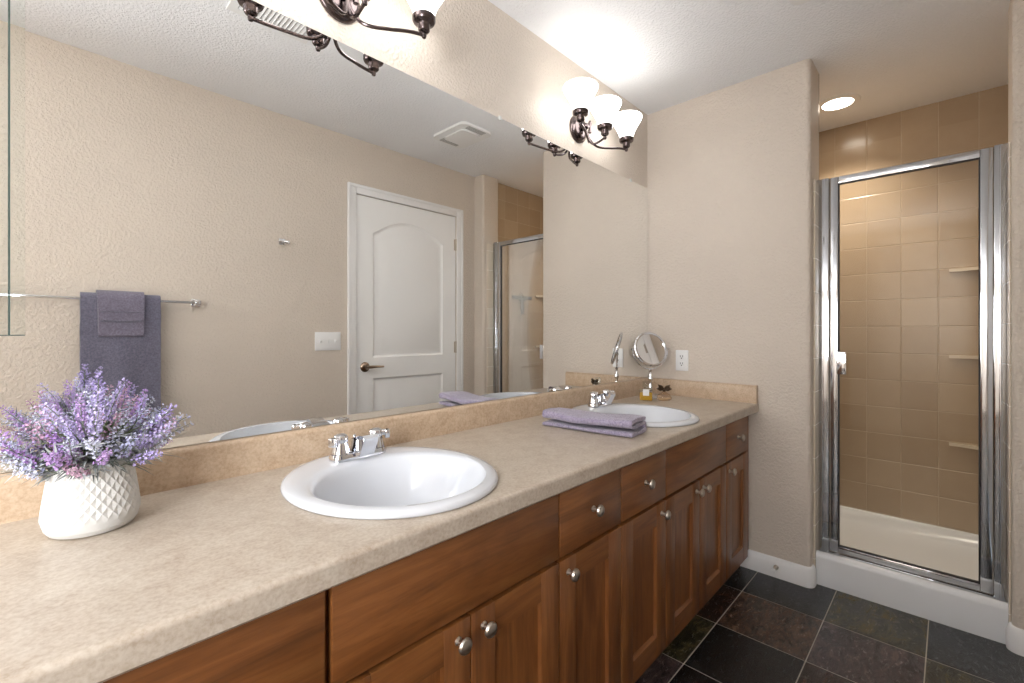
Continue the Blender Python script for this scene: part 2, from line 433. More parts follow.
# ------------------------------------------------------------------ door in the opposite wall
def panel_door(x0, x1, z0, z1, yface, yback):
    bm = BM(); W = x1 - x0
    st = 0.125
    def arch(ins):   # upper panel, arched head
        a0, a1 = x0 + st + ins, x1 - st - ins; b0 = 1.005 + ins; sp = z1 - 0.235 - ins * 0.8; cr = z1 - 0.125 - ins
        pts = [(a0, b0), (a1, b0)]
        for i in range(17):
            u = 1 - i / 16; xx = a0 + (a1 - a0) * u
            k = abs(2 * u - 1); k = min(1, k / 0.97)
            pts.append((xx, sp + (cr - sp) * (1 - k ** 2.0) if k < 1 else sp))
        return pts
    def rect(ins):
        a0, a1 = x0 + st + ins, x1 - st - ins; return [(a0, 0.22 + ins), (a1, 0.22 + ins), (a1, 0.865 - ins), (a0, 0.865 - ins)]
    steps = [(0, 0), (0.006, -0.006), (0.016, -0.010), (0.022, -0.0105), (0.05, -0.002)]
    outer = [bm.verts.new((x, yface, z)) for x, z in ((x0, z0), (x1, z0), (x1, z1), (x0, z1))]
    edges = [bm.edges.new((outer[i], outer[(i + 1) % 4])) for i in range(4)]
    for fn in (arch, rect):
        prev = None
        for ins, dep in steps:
            ring = [bm.verts.new((x, yface + dep, z)) for x, z in fn(ins)]
            m = len(ring)
            if prev is None: edges += [bm.edges.new((ring[i], ring[(i + 1) % m])) for i in range(m)]
            else:
                for k in range(m): bm.faces.new((prev[k], prev[(k + 1) % m], ring[(k + 1) % m], ring[k]))
            prev = ring
        bm.faces.new(prev)
    bmesh.ops.triangle_fill(bm, use_beauty=True, use_dissolve=False, edges=edges, normal=(0, 1, 0))
    back = [bm.verts.new((x, yback, z)) for x, z in ((x0, z0), (x1, z0), (x1, z1), (x0, z1))]
    bm.faces.new(back)
    for i in range(4): bm.faces.new((outer[i], outer[(i + 1) % 4], back[(i + 1) % 4], back[i]))
    return bm
door = finish('door_1', panel_door(DX0 + 0.004, DX1 - 0.004, 0.01, DZ - 0.004, YO - 0.006, YO - 0.041), M['door'], angle=25)
struct(door, 'white two panel door with arched upper panel, seen in the mirror', 'door')
# lever handle
hx, hz = DX0 + 0.07, 0.945; yf = YO - 0.006
bm = BM(); rot = Matrix.Translation((hx, yf, hz)) @ Matrix.Rotation(R(-90), 4, 'X')
lathe(bm, [(0, 0), (0.033, 0), (0.033, 0.004), (0.028, 0.010), (0.014, 0.014), (0.011, 0.045), (0, 0.045)], 24, rot)
tube(bm, [(hx, yf + 0.042, hz), (hx + 0.03, yf + 0.044, hz + .001), (hx + 0.07, yf + 0.042, hz + 0.001), (hx + 0.118, yf + 0.038, hz - 0.001)], [0.010, 0.010, 0.008, 0.006], 10)
h = finish('door_handle', bm, plain('antique_nickel', (150, 132, 116), 0.28, 1.0), door); h['label'] = 'antique nickel lever handle'
for hz_ in (0.25, 1.06, 1.86):
    bm = BM(); tube(bm, [(DX1 - 0.004, YO + 0.001, hz_ - 0.045), (DX1 - 0.004, YO + 0.001, hz_ + 0.045)], 0.0065, 10)
    box(bm, DX1 - 0.020, DX1 - 0.006, YO - 0.0062, YO - 0.004, hz_ - 0.043, hz_ + 0.043)
    finish('hinge', bm, M['nickel'], door)
bm = BM()
cw = 0.058
def casing_piece(x0, x1, z0, z1, inner):
    box(bm, x0, x1, YO, YO + 0.014, z0, z1, bev=0.004, seg=2)
box(bm, DX0 - cw, DX0 + 0.002, YO, YO + 0.013, 0, DZ + cw, bev=0.004)
box(bm, DX1 - 0.002, DX1 + cw, YO, YO + 0.013, 0, DZ + cw, bev=0.004)
box(bm, DX0 + 0.002, DX1 - 0.002, YO, YO + 0.013, DZ - 0.002, DZ + cw, bev=0.004)
box(bm, DX0 - cw, DX0 - cw + 0.02, YO + 0.012, YO + 0.019, 0, DZ + cw, bev=0.003)
box(bm, DX1 + cw - 0.02, DX1 + cw, YO + 0.012, YO + 0.019, 0, DZ + cw, bev=0.003)
box(bm, DX0 - cw + .02, DX1 + cw - .02, YO + 0.012, YO + 0.019, DZ + cw - 0.02, DZ + cw, bev=0.003)
box(bm, DX0 - 0.001, DX1 + 0.001, YO - 0.1, YO - 0.042, 0, DZ + 0.001)
struct(finish('trim_3', bm, M['white']), 'white casing around the arched panel door', 'trim')

# ------------------------------------------------------------------ vanity cabinets
YF, YD = -0.545, -0.565      # face frame, door fronts
ZT, ZB = ZC - 0.044, 0.088
def knob(parent, x, z, y=YD):
    bm = BM(); rot = Matrix.Translation((x, y, z)) @ Matrix.Rotation(R(90), 4, 'X')
    lathe(bm, [(0, 0), (0.0085, 0), (0.0085, 0.002), (0.0055, 0.005), (0.005, 0.014), (0.009, 0.017), (0.0155, 0.020), (0.0163, 0.023), (0.0140, 0.0275), (0.008, 0.030), (0, 0.0308)], 20, rot)
    return finish('knob', bm, M['nickel'], parent)
def drawer(parent, x0, x1, kn=True, name='drawer', z0=0.606, z1=0.777):
    bm = BM(); box(bm, x0, x1, YD, YF - 0.001, z0, z1, bev=0.003, seg=2)
    o = finish(name, bm, M['wood_h'], parent)
    if kn: knob(o, (x0 + x1) / 2, (z0 + z1) / 2)
    return o
def shaker(parent, x0, x1, z0, z1, knob_side):
    bm = BM(); s = 0.068; y0, y1 = YD, YF - 0.001
    box(bm, x0, x0 + s, y0, y1, z0, z1, bev=0.002, mi=1); box(bm, x1 - s, x1, y0, y1, z0, z1, bev=0.002, mi=1)
    for a, b in ((z0, z0 + s), (z1 - s, z1)): box(bm, x0 + s, x1 - s, y0 + 0.0004, y1, a, b, mi=0)
    # sloped inner moulding and recessed panel
    i0, i1, k0, k1 = x0 + s, x1 - s, z0 + s, z1 - s; d = 0.006; yr = y0 + 0.011
    A = [bm.verts.new(p) for p in ((i0, y0 + .0006, k0), (i1, y0 + .0006, k0), (i1, y0 + .0006, k1), (i0, y0 + .0006, k1))]
    w = 0.0012; B = [bm.verts.new(p) for p in ((i0 + w, yr, k0 + d), (i1 - w, yr, k0 + d), (i1 - w, yr, k1 - w), (i0 + w, yr, k1 - w))]
    for k in range(4): bm.faces.new((A[k], A[(k + 1) % 4], B[(k + 1) % 4], B[k])).material_index = 1 if k % 2 else 0
    bm.faces.new(B).material_index = 1
    o = finish('cabinet_door', bm, [M['wood_h'], M['wood_v']], parent)
    kx = x1 - 0.033 if knob_side > 0 else x0 + 0.033
    knob(o, kx, z1 - 0.036); return o
def carcass(parent, x0, x1, dark=False):
    bm = BM()
    box(bm, x0, x0 + 0.016, YF + 0.018, -0.002, 0.10, ZT, mi=1); box(bm, x1 - 0.016, x1, YF + 0.018, -0.002, 0.10, ZT, mi=1)
    box(bm, x0 + .016, x1 - .016, YF + 0.018, -0.002, 0.10, 0.118, mi=0); box(bm, x0 + .016, x1 - .016, -0.012, -0.002, 0.118, ZT, mi=0)
    # face frame
    box(bm, x0, x0 + 0.03, YF, YF + 0.018, 0.09, ZT, mi=1); box(bm, x1 - 0.03, x1, YF, YF + 0.018, 0.09, ZT, mi=1)
    for a, b in ((0.09, 0.13), (0.585, 0.62), (0.762, ZT)): box(bm, x0 + .03, x1 - .03, YF, YF + 0.018, a, b, mi=0)
    finish('carcass', bm, [M['wood_h'], M['wood_v']], parent, smooth=False)
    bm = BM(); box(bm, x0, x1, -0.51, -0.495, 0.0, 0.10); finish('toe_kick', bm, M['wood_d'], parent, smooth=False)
def unit(x0, x1, kind, label, group=None, side=1):
    # geometry written in world coordinates, root at the unit's base
    cx = (x0 + x1) / 2
    r = thing('vanity_cabinet', label, 'cabinet', (cx, -0.28, 0), 0, group)
    carcass(r, x0, x1); g = 0.0026
    if kind == 'sink':
        drawer(r, x0 + g, x1 - g, False, 'false_front')
        shaker(r, x0 + g, cx - g * 0.6, ZB, 0.5965, 1); shaker(r, cx + g * 0.6, x1 - g, ZB, 0.5965, -1)
    else:
        drawer(r, x0 + g, x1 - g); shaker(r, x0 + g, x1 - g, ZB, 0.5965, side)
    for ch in [c for c in bpy.data.objects if c.parent == r]: ch.location = (-cx, 0.28, 0)
    return r
unit(-0.29, 0.3225, 'sink', 'brown wood vanity cabinet at the bottom left, only its plain top panel showing')
unit(0.3275, 0.917, 'sink', 'brown wood double door vanity cabinet under the near sink')
unit(0.917, 1.2165, 'drawer', 'narrow brown wood drawer cabinet beside the near sink cabinet, door knob at left', side=-1)
unit(1.2165, 1.515, 'drawer', 'narrow brown wood drawer cabinet below the folded lilac towel, door knob at right', side=1)
unit(1.515, 2.104, 'sink', 'brown wood double door vanity cabinet under the far sink')
unit(2.104, 2.402, 'drawer', 'narrow brown wood drawer cabinet next to the far wall', side=-1)
bm = BM(); box(bm, 2.402, XF, YF, YF + 0.018, 0.09, ZT); box(bm, 2.402, XF, -0.51, -0.495, 0, 0.09)
o = finish('filler_strip', bm, M['wood_v'], smooth=False); tag(o, 'slim brown wood filler strip between last cabinet and far wall', 'filler strip')

# ------------------------------------------------------------------ countertop with two sink cut-outs
SINKS = [(0.602, 'near'), (1.748, 'far')]
SY = -0.304
XC0 = -0.62
def counter_mesh():
    prof = [(-0.0, ZC), (-0.575, ZC)]
    for k in range(1, 9):   # rolled front edge
        a = R(90 * k / 8); prof.append((-0.582 - 0.010 * math.sin(a), ZC - 0.009 + 0.009 * math.cos(a)))
    prof += [(-0.592, ZC - 0.038), (-0.587, ZC - 0.043), (-0.57, ZC - 0.043), (-0.57, ZC - 0.03), (0, ZC - 0.03)]
    bm = BM(); prism(bm, prof, lambda p, q, s: (s, p, q), XC0, XF - 0.0005, 1); return bm
ct = finish('countertop', counter_mesh(), M['laminate'], angle=30)
cut = []
for sx, _ in SINKS:
    bm = BM(); lathe(bm, [(1, 0.7), (1, 0.9)], 64, Matrix.Translation((sx, SY, 0)), sx=0.222, sy=0.250)
    c_ = finish('cutter', bm, M['laminate'], smooth=False); cut.append(c_)
    md = ct.modifiers.new('cut', 'BOOLEAN'); md.operation = 'DIFFERENCE'; md.object = c_; md.solver = 'EXACT'
bpy.context.view_layer.update()
dg = bpy.context.evaluated_depsgraph_get()
me = bpy.data.meshes.new_from_object(ct.evaluated_get(dg)); ct.modifiers.clear(); ct.data = me
for c_ in cut: bpy.data.objects.remove(c_)
tag(ct, 'long beige laminate countertop with rounded front edge holding two sinks', 'countertop')
ZS = 0.914
def splash(name, poly, f, a0, a1):
    bm = BM(); prism(bm, poly, f, a0, a1); return finish(name, bm, M['laminate_w'], ct, angle=40)
sp = [(0, ZC), (0.024, ZC), (0.024, ZS - 0.013), (0.0228, ZS - 0.008), (0.0200, ZS - 0.0040), (0.0155, ZS - 0.0012), (0.010, ZS), (0, ZS)]
splash('backsplash', sp, lambda p, q, s: (s, -p, q), XC0, XF - 0.0005)
splash('side_splash', sp, lambda p, q, s: (XF - 0.0005 - p, s, q), -0.588, -0.024)

# ------------------------------------------------------------------ sinks and faucets
def sink(sx, label):
    r = thing('sink', label, 'sink', (sx, SY, ZC), 0, None)
    bm = BM(); n = 72
    # (rx, ry, yoff, z)
    L = [(0.222, 0.248, 0, -0.012), (0.226, 0.254, 0, 0.0005), (0.236, 0.266, 0, 0.0006), (0.2385, 0.2685, 0, 0.004), (0.237, 0.267, 0, 0.009), (0.231, 0.261, 0, 0.0135),
         (0.218, 0.246, -0.002, 0.0155), (0.205, 0.226, -0.012, 0.0150), (0.203, 0.206, -0.030, 0.0145), (0.198, 0.196, -0.040, 0.0125), (0.193, 0.190, -0.044, 0.006),
         (0.187, 0.185, -0.045, -0.010), (0.170, 0.173, -0.045, -0.045), (0.158, 0.160, -0.044, -0.085), (0.130, 0.132, -0.042, -0.118),
         (0.085, 0.086, -0.040, -0.135), (0.035, 0.035, -0.038, -0.142), (0.024, 0.024, -0.038, -0.145)]
    inner = [(a, b, c, z) for a, b, c, z in L]
    outer = [(0.030, 0.030, -0.038, -0.155), (0.090, 0.091, -0.04, -0.147), (0.140, 0.142, -0.042, -0.128), (0.168, 0.170, -0.044, -0.088), (0.188, 0.189, -0.045, -0.045), (0.202, 0.207, -0.035, -0.02)]
    loops = inner + outer; rings = []
    for a, b, c, z in loops:
        rings.append([bm.verts.new((a * math.cos(2 * PI * i / n), c + b * math.sin(2 * PI * i / n), z)) for i in range(n)])
    m = len(rings)
    for k in range(m):
        A, B = rings[k], rings[(k + 1) % m]
        for i in range(n): bm.faces.new((A[i], A[(i + 1) % n], B[(i + 1) % n], B[i]))
    finish('basin', bm, M['porcelain'], r, angle=60)
    bm = BM(); lathe(bm, [(0, -0.150), (0.0225, -0.150), (0.0225, -0.1440), (0.019, -0.1425), (0.012, -0.141), (0, -0.1405)], 24, Matrix.Translation((0, -0.038, 0)))
    d = finish('drain', bm, M['chrome'], r); d['label'] = 'chrome pop-up drain'
    return r
def faucet(sx, label):
    r = thing('faucet', label, 'faucet', (sx, -0.116, ZC + 0.0150), 0, None)
    # base plate
    bm = BM()
    def stadium(hw, hd, n=8):
        rr = hd; pts = []
        for i in range(n + 1): a = R(-90 + 180 * i / n); pts.append((hw - rr + rr * math.cos(a), rr * math.sin(a)))
        for i in range(n + 1): a = R(90 + 180 * i / n); pts.append((-hw + rr + rr * math.cos(a), rr * math.sin(a)))
        return pts
    lv = [(0.080, 0.027, 0.0), (0.080, 0.027, 0.008), (0.077, 0.0245, 0.016), (0.072, 0.020, 0.019)]
    rings = [[bm.verts.new((x, y, z)) for x, y in stadium(a, b)] for a, b, z in lv]
    m = len(rings[0])
    for A, B in zip(rings, rings[1:]):
        for k in range(m): bm.faces.new((A[k], A[(k + 1) % m], B[(k + 1) % m], B[k]))
    bm.faces.new(rings[0]); bm.faces.new(rings[-1])
    finish('base_plate', bm, M['chrome'], r)
    # spout: broad flat body rising from the centre towards the bowl
    bm = BM()
    prf = [(0.022, 0.010), (-0.044, 0.010), (-0.054, 0.030), (-0.066, 0.050), (-0.067, 0.060), (-0.060, 0.066), (-0.046, 0.065), (-0.010, 0.054), (0.012, 0.044), (0.022, 0.034)]
    def wsp(co, u, k): return (co.x * (1.0 if co.y > -0.03 else 0.86), co.y, co.z)
    prism(bm, prf, lambda p, q, s_: (s_, p, q), -0.0245, 0.0245, 2, warp=wsp)
    bmesh.ops.bevel(bm, geom=[e for e in bm.edges if len(e.link_faces) == 2 and e.calc_face_angle(0) > 1.2], offset=0.0022, segments=2, affect='EDGES')
    finish('spout', bm, M['chrome'], r, angle=30)
    bm = BM(); tube(bm, [(0, 0.024, 0.018), (0, 0.024, 0.050)], 0.0022, 8); lathe(bm, [(0, 0.048), (0.004, 0.049), (0.005, 0.053), (0, 0.056)], 12, Matrix.Translation((0, 0.024, 0)))
    finish('lift_rod', bm, M['chrome'], r)
    for s in (-1, 1):
        bm = BM(); T = Matrix.Translation((s * 0.051, 0, 0))
        lathe(bm, [(0, 0.018), (0.0245, 0.018), (0.0235, 0.024), (0.0185, 0.042), (0.0175, 0.046), (0.0190, 0.048), (0.0195, 0.058), (0.017, 0.064), (0.009, 0.068), (0, 0.0685)], 24, T)
        TT = T @ Matrix.Rotation(R(-28 if s > 0 else 208), 4, 'Z'); b2 = BM()
        box(b2, 0.004, 0.036, -0.010, 0.010, 0.048, 0.063, bev=0.0035, seg=3); box(b2, 0.024, 0.038, -0.011, 0.011, 0.040, 0.063, bev=0.003, seg=2)
        bmesh.ops.transform(b2, matrix=TT, verts=b2.verts); tmp = bpy.data.meshes.new('tmp'); b2.to_mesh(tmp); b2.free(); bm.from_mesh(tmp); bpy.data.meshes.remove(tmp)
        finish('handle', bm, M['chrome'], r)
    return r
sink(SINKS[0][0], 'white oval drop-in sink near the lavender pot')
sink(SINKS[1][0], 'white oval drop-in sink behind the folded lilac towel, near far wall')
faucet(0.613, 'chrome two handle faucet on the near sink')
faucet(1.800, 'chrome two handle faucet on the far sink')

# ------------------------------------------------------------------ mirrors on the wall
bm = BM(); ZM = 2.0095
fs = box(bm, -0.62, XF - 0.004, -0.006, 0, ZS + 0.002, ZM, mi=1)
for f in bm.faces:
    if f.normal.y < -0.9: f.material_index = 0
wm = finish('wall_mirror_panel', bm, [M['mirror'], M['edge']], smooth=False)
tag(wm, 'wide frameless mirror on the wall above the double vanity', 'mirror')
for cx_ in (0.25, 1.262, 2.276):
    bm = BM(); box(bm, cx_ - 0.006, cx_ + 0.006, -0.010, -0.0062, ZM - 0.008, ZM + 0.008, bev=0.002); box(bm, cx_ - 0.006, cx_ + 0.006, -0.0062, -0.0, ZM + 0.0005, ZM + 0.008)
    finish('clip', bm, M['clip'], wm)
mc = thing('cabinet_mirror', 'narrow strip of a second mirror at the far left of the wide mirror', 'mirror', (-0.2, 0, 1.169))
bm = BM(); box(bm, -0.25, 0.193, -0.016, -0.0065, 0.0, 0.86, mi=1)
for f in bm.faces:
    if f.normal.y < -0.9: f.material_index = 0
finish('mirror_glass', bm, [M['mirror2'], M['edge']], mc, smooth=False)
bm = BM(); box(bm, 0.1712, 0.1742, -0.0165, -0.0155, 0.0, 0.86); box(bm, -0.25, 0.193, -0.0166, -0.0155, 0.0, 0.002)  # dark strips: bevel border, and painted shade along the bottom edge
finish('bevel_and_shade_lines', bm, M['edge'], mc, smooth=False)

# ------------------------------------------------------------------ vanity lights
def vanity_light(cx, label, xs):
    r = thing('vanity_light', label, 'wall light', (cx, 0, 2.054), 0, None)
    Y = -0.150
    bm = BM(); rot = Matrix.Translation((0, 0, 0.080)) @ Matrix.Rotation(R(90), 4, 'X')
    lathe(bm, [(0, 0), (1.0, 0), (1.0, 0.006), (0.96, 0.010), (0.86, 0.013), (0.80, 0.020), (0.70, 0.024), (0.30, 0.028), (0, 0.029)], 36, rot, sx=0.064, sy=0.064)
    finish('back_plate', bm, M['bronze'], r)
    bm = BM()
    lathe(bm, [(0, 0.026), (0.015, 0.026), (0.017, 0.034), (0.013, 0.044), (0.0145, 0.052), (0.010, 0.060), (0, 0.062)], 18, rot)
    lathe(bm, [(0, -0.014), (0.008, -0.010), (0.009, 0.0), (0.006, 0.012), (0.010, 0.030), (0.006, 0.045), (0, 0.05)], 14, Matrix.Translation((0.026, -0.052, 0.066)))
    finish('hub', bm, M['bronze'], r)
    for i, x in enumerate(xs):
        dx = x - cx
        z = 0.0
        bm = BM()
        if abs(dx) < 0.05: pts = bez((0, -0.045, 0.078), (0, -0.066, -0.035), (0, -0.095, -0.020), (dx, Y, -0.002), 14)
        else: pts = bez((0, -0.045, 0.072), (dx * 0.04, -0.075, -0.036), (dx * 0.22, -0.095, -0.020), (dx * 0.55, Y * 0.80, -0.012), 12) + bez((dx * 0.55, Y * 0.80, -0.012), (dx * 0.7, Y * 0.9, -0.007), (dx * 0.85, Y * 0.97, -0.003), (dx, Y, -0.002), 6)[1:]
        tube(bm, pts, 0.0052, 10); arm = finish('arm', bm, M['bronze'], r)
        bm = BM(); T = Matrix.Translation((dx, Y, 0))
        lathe(bm, [(0, -0.012), (0.006, -0.009), (0.008, -0.002), (0.006, 0.005), (0.014, 0.008), (0.0175, 0.013), (0.0175, 0.025), (0.019, 0.029), (0.031, 0.035), (0.034, 0.041), (0.034, 0.052), (0.030, 0.054), (0.0, 0.054)], 24, T)
        finish('shade_holder', bm, M['bronze'], r)
        bm = BM()
        prof = [(0.0, 0.0545), (0.029, 0.055), (0.033, 0.064), (0.038, 0.080), (0.046, 0.097), (0.056, 0.114), (0.0655, 0.130), (0.0715, 0.142), (0.0735, 0.150), (0.0715, 0.1535), (0.068, 0.150),
                (0.061, 0.131), (0.051, 0.114), (0.041, 0.097), (0.034, 0.080), (0.027, 0.060), (0, 0.060)]
        lathe(bm, prof, 36, T)
        for f in bm.faces:
            c0 = f.calc_center_median(); rad = math.hypot(c0.x - dx, c0.y - Y)
            rin = 0.0285 + (0.0665 - 0.027) * max(0, min(1, (c0.z - 0.060) / 0.090)) ** 1.25 + 0.0015
            if rad < rin and c0.z > 0.058: f.material_index = 1
        sh = finish('lamp_shade', bm, [M['shade'], M['shade_in']], r); sh['label'] = 'lit frosted glass bell shade'
        bm = BM(); lathe(bm, [(0, 0.061), (0.012, 0.061), (0.014, 0.075), (0.024, 0.098), (0.026, 0.110), (0.021, 0.124), (0.010, 0.132), (0, 0.133)], 18, T)
        finish('bulb', bm, M['bulb'], r)
    return r
vanity_light(0.613, 'three arm wall light at the top edge above the near sink', (0.424, 0.613, 0.802))
vanity_light(1.785, 'three arm wall light with lit bell shades above the far sink', (1.596, 1.785, 1.974))

# ------------------------------------------------------------------ ceiling fittings
bm = BM(); lathe(bm, [(0.076, 0.0), (0.078, -0.003), (0.100, -0.005), (0.104, -0.002), (0.104, 0.0)], 40, Matrix.Translation((3.075, -0.825, H)))
rd = thing('recessed_light', 'round lit recessed downlight in the shower ceiling', 'ceiling light', (3.075, -0.825, H))
bm = BM(); lathe(bm, [(0.070, -0.0005), (0.073, -0.006), (0.098, -0.007), (0.104, -0.003), (0.104, -0.0005), (0.070, -0.0005)], 40); finish('trim_ring', bm, M['white'], rd)
bm = BM(); lathe(bm, [(0, -0.0045), (0.06, -0.0045), (0.072, -0.002), (0.072, -0.0006), (0, -0.0006)], 32); finish('lens', bm, M['downlight'], rd)
L = lamp('downlight_beam', 'AREA', (0, 0, -0.012), 3.0, (1.0, 0.90, 0.76), (0, 0, 0), shape='DISK', size=0.12, spread=R(115)); L.parent = rd

ef = thing('exhaust_fan', 'white rounded exhaust fan cover on the ceiling, seen in the mirror', 'exhaust fan', (1.905, -0.995, H))
bm = BM()
box(bm, -0.125, 0.125, -0.160, 0.160, -0.014, 0, bev=0.04, seg=5, edges=vertical)
finish('cover', bm, M['plastic'], ef)
bm = BM(); box(bm, -0.078, 0.078, -0.098, 0.098, -0.024, -0.014, bev=0.03, seg=5, edges=vertical); finish('centre_panel', bm, M['plastic'], ef)
M['grille'] = plain('grille_grey', (150, 150, 150), 0.6)
for s in (-1, 1):
    for k in range(4):
        bm = BM(); box(bm, -0.07, 0.07, *sorted((s * (0.108 + k * 0.011), s * (0.113 + k * 0.011))), -0.0150, -0.0138)
        finish('slot', bm, M['grille'], ef, smooth=False)
vr = thing('ceiling_vent', 'white slatted ceiling register behind the near wall light reflection', 'ceiling vent', (0.677, -0.665, H))
bm = BM()
for (a, b, c_, d) in ((-0.152, 0.152, -0.108, -0.078), (-0.152, 0.152, 0.078, 0.108), (-0.152, -0.122, -0.078, 0.078), (0.122, 0.152, -0.078, 0.078)): box(bm, a, b, c_, d, -0.007, 0)
finish('frame', bm, M['plastic'], vr, smooth=False)
bm = BM(); box(bm, -0.122, 0.122, -0.078, 0.078, -0.001, -0.0002); finish('backing', bm, M['slot'], vr, smooth=False)
for k in range(15):
    bm = BM(); x = -0.112 + k * 0.016
    prism(bm, [(0, 0), (0.010, -0.007), (0.0112, -0.006), (0.0015, 0.0)], lambda p, q, s: (x - 0.006 + p, s, q - 0.001), -0.078, 0.078)
    finish('slat', bm, M['plastic'], vr, smooth=False)

# ------------------------------------------------------------------ electrical plates
ol = thing('outlet', 'white duplex outlet on the far wall beside the round mirror', 'outlet', (XF, -0.206, 1.0205))
bm = BM(); box(bm, -0.006, 0, -0.035, 0.035, -0.057, 0.057, bev=0.003, seg=2, edges=lambda e: not all(v.co.x > -0.001 for v in e.verts)); finish('cover_plate', bm, M['plastic'], ol)
for s in (-1, 1):
    bm = BM(); box(bm, -0.0085, -0.006, -0.0165, 0.0165, s * 0.0195 - 0.014, s * 0.0195 + 0.014, bev=0.006, seg=3, edges=lambda e: abs(e.verts[0].co.x - e.verts[1].co.x) > 0.001)
    so = finish('socket', bm, M['plastic'], ol)
    z = s * 0.0195
    for a_, b_, c_, d_ in ((-0.0079, -0.0051, z - 0.001, z + 0.009), (0.0051, 0.0079, z - 0.001, z + 0.009), (-0.003, 0.003, z - 0.010, z - 0.004)):
        bm = BM(); box(bm, -0.0089, -0.0085, a_, b_, c_, d_); finish('slot', bm, M['slot'], so, smooth=False)
sw = thing('light_switch', 'white three gang light switch plate left of the door, seen in the mirror', 'light switch', (1.279, YO, 1.120))
bm = BM(); box(bm, -0.0815, 0.0815, 0, 0.006, -0.057, 0.057, bev=0.003, seg=2, edges=lambda e: not all(v.co.y < 0.001 for v in e.verts)); finish('cover_plate', bm, M['plastic'], sw)
for k in (-1, 0, 1):
    bm = BM(); prism(bm, [(0.006, -0.009), (0.006, 0.009), (0.016, 0.006), (0.015, 0.001)], lambda p, q, s: (k * 0.046 + s, p, q), -0.0045, 0.0045)
    box(bm, k * 0.046 - 0.006, k * 0.046 + 0.006, 0.006, 0.0068, -0.012, 0.012)
    finish('toggle', bm, M['plastic'], sw, smooth=False)

# ------------------------------------------------------------------ things on the opposite wall
rh = thing('robe_hook', 'small square chrome robe hook on the wall between towel bar and door', 'hook', (1.006, YO, 1.700))
bm = BM(); box(bm, -0.018, 0.018, 0, 0.008, -0.018, 0.018, bev=0.003); finish('mount', bm, M['chrome'], rh)
bm = BM(); box(bm, -0.008, 0.008, 0.008, 0.040, -0.012, -0.002, bev=0.002); box(bm, -0.030, 0.030, 0.034, 0.042, -0.014, 0.004, bev=0.003); finish('peg', bm, M['chrome'], rh)
tb = thing('towel_bar', 'chrome towel bar with square posts on the opposite wall', 'towel bar', (0.230, YO, 1.325))
bm = BM(); box(bm, -0.355, 0.355, 0.044, 0.056, -0.006, 0.006, bev=0.0015); finish('bar', bm, M['steel'], tb)
for s in (-1, 1):
    bm = BM(); box(bm, s * 0.355 - 0.012, s * 0.355 + 0.012, 0.004, 0.062, -0.012, 0.012, bev=0.002); box(bm, s * 0.355 - 0.02, s * 0.355 + 0.02, 0, 0.006, -0.02, 0.02, bev=0.002)
    finish('post', bm, M['chrome'], tb)
def drape(name, label, x0, x1, rin, th, zf, zb, mat, seed, taper=0.0, flare=0.0, folds=0.0):
    """a towel hung over the bar; section in the plane across the bar"""
    cy, cz = 0.050, 0.0; c_ = []
    rm = rin + th / 2
    n1 = 26
    for i in range(n1): c_.append((-rm, zb + (0 - zb) * i / n1))
    for i in range(11): a = R(180 - 18 * i); c_.append((rm * math.cos(a), rm * math.sin(a)))
    for i in range(1, n1 + 1): c_.append((rm, zf * i / n1))
    poly = ribbon_poly(c_, th); bm = BM()
    def warp(co, u, k):
        z = co.z; dn = max(0.0, -z)
        nz = noise.noise(Vector((co.x * 9 + seed, co.z * 5, co.y * 3)))
        front = 1 if co.y > cy else -1
        amp = 0.003 + 0.012 * min(1, dn / 0.3) * folds
        off = (nz * amp + folds * 0.006 * math.sin(u * 9 + seed) * min(1, dn / 0.2))
        off = max(off, -0.003)
        xx = co.x + (u - 0.5) * flare * dn + (0.5 - u) * taper * min(1, dn / 0.05) + 0.002 * noise.noise(Vector((z * 18, seed, 0)))
        return (xx, co.y + (off if front > 0 else -max(0, min(off, 0.004))), z)
    prism(bm, poly, lambda p, q, s: (s, cy + p, cz + q), x0, x1, 28, warp=warp)
    o = finish(name, bm, mat, None, loc=(0, YO, 1.325), angle=70); tag(o, label, 'towel'); return o
bt = drape('bath_towel', 'large slate blue bath towel hanging over the towel bar', 0.150, 0.430, 0.010, 0.018, -0.64, -0.55, M['towel_grey'], 3.1, 0.0, 0.0, 0.8)
wc = drape('washcloth', 'small slate blue washcloth folded over the bath towel on the bar', 0.203, 0.368, 0.0315, 0.009, -0.165, -0.02, M['towel_grey2'], 8.3, 0.006, 0.0, 0.15)
bm = BM()
for z_ in (-0.058, -0.098, -0.103):
    tube(bm, [(0.2095 + 0.0062 * k + 0, 0.0915 + 0.0005 * math.sin(k * .7), z_ + 0.0012 * math.sin(k * 0.35)) for k in range(25)], 0.0018, 6)
o = finish('woven_band', bm, M['towel_grey'], wc, smooth=True)

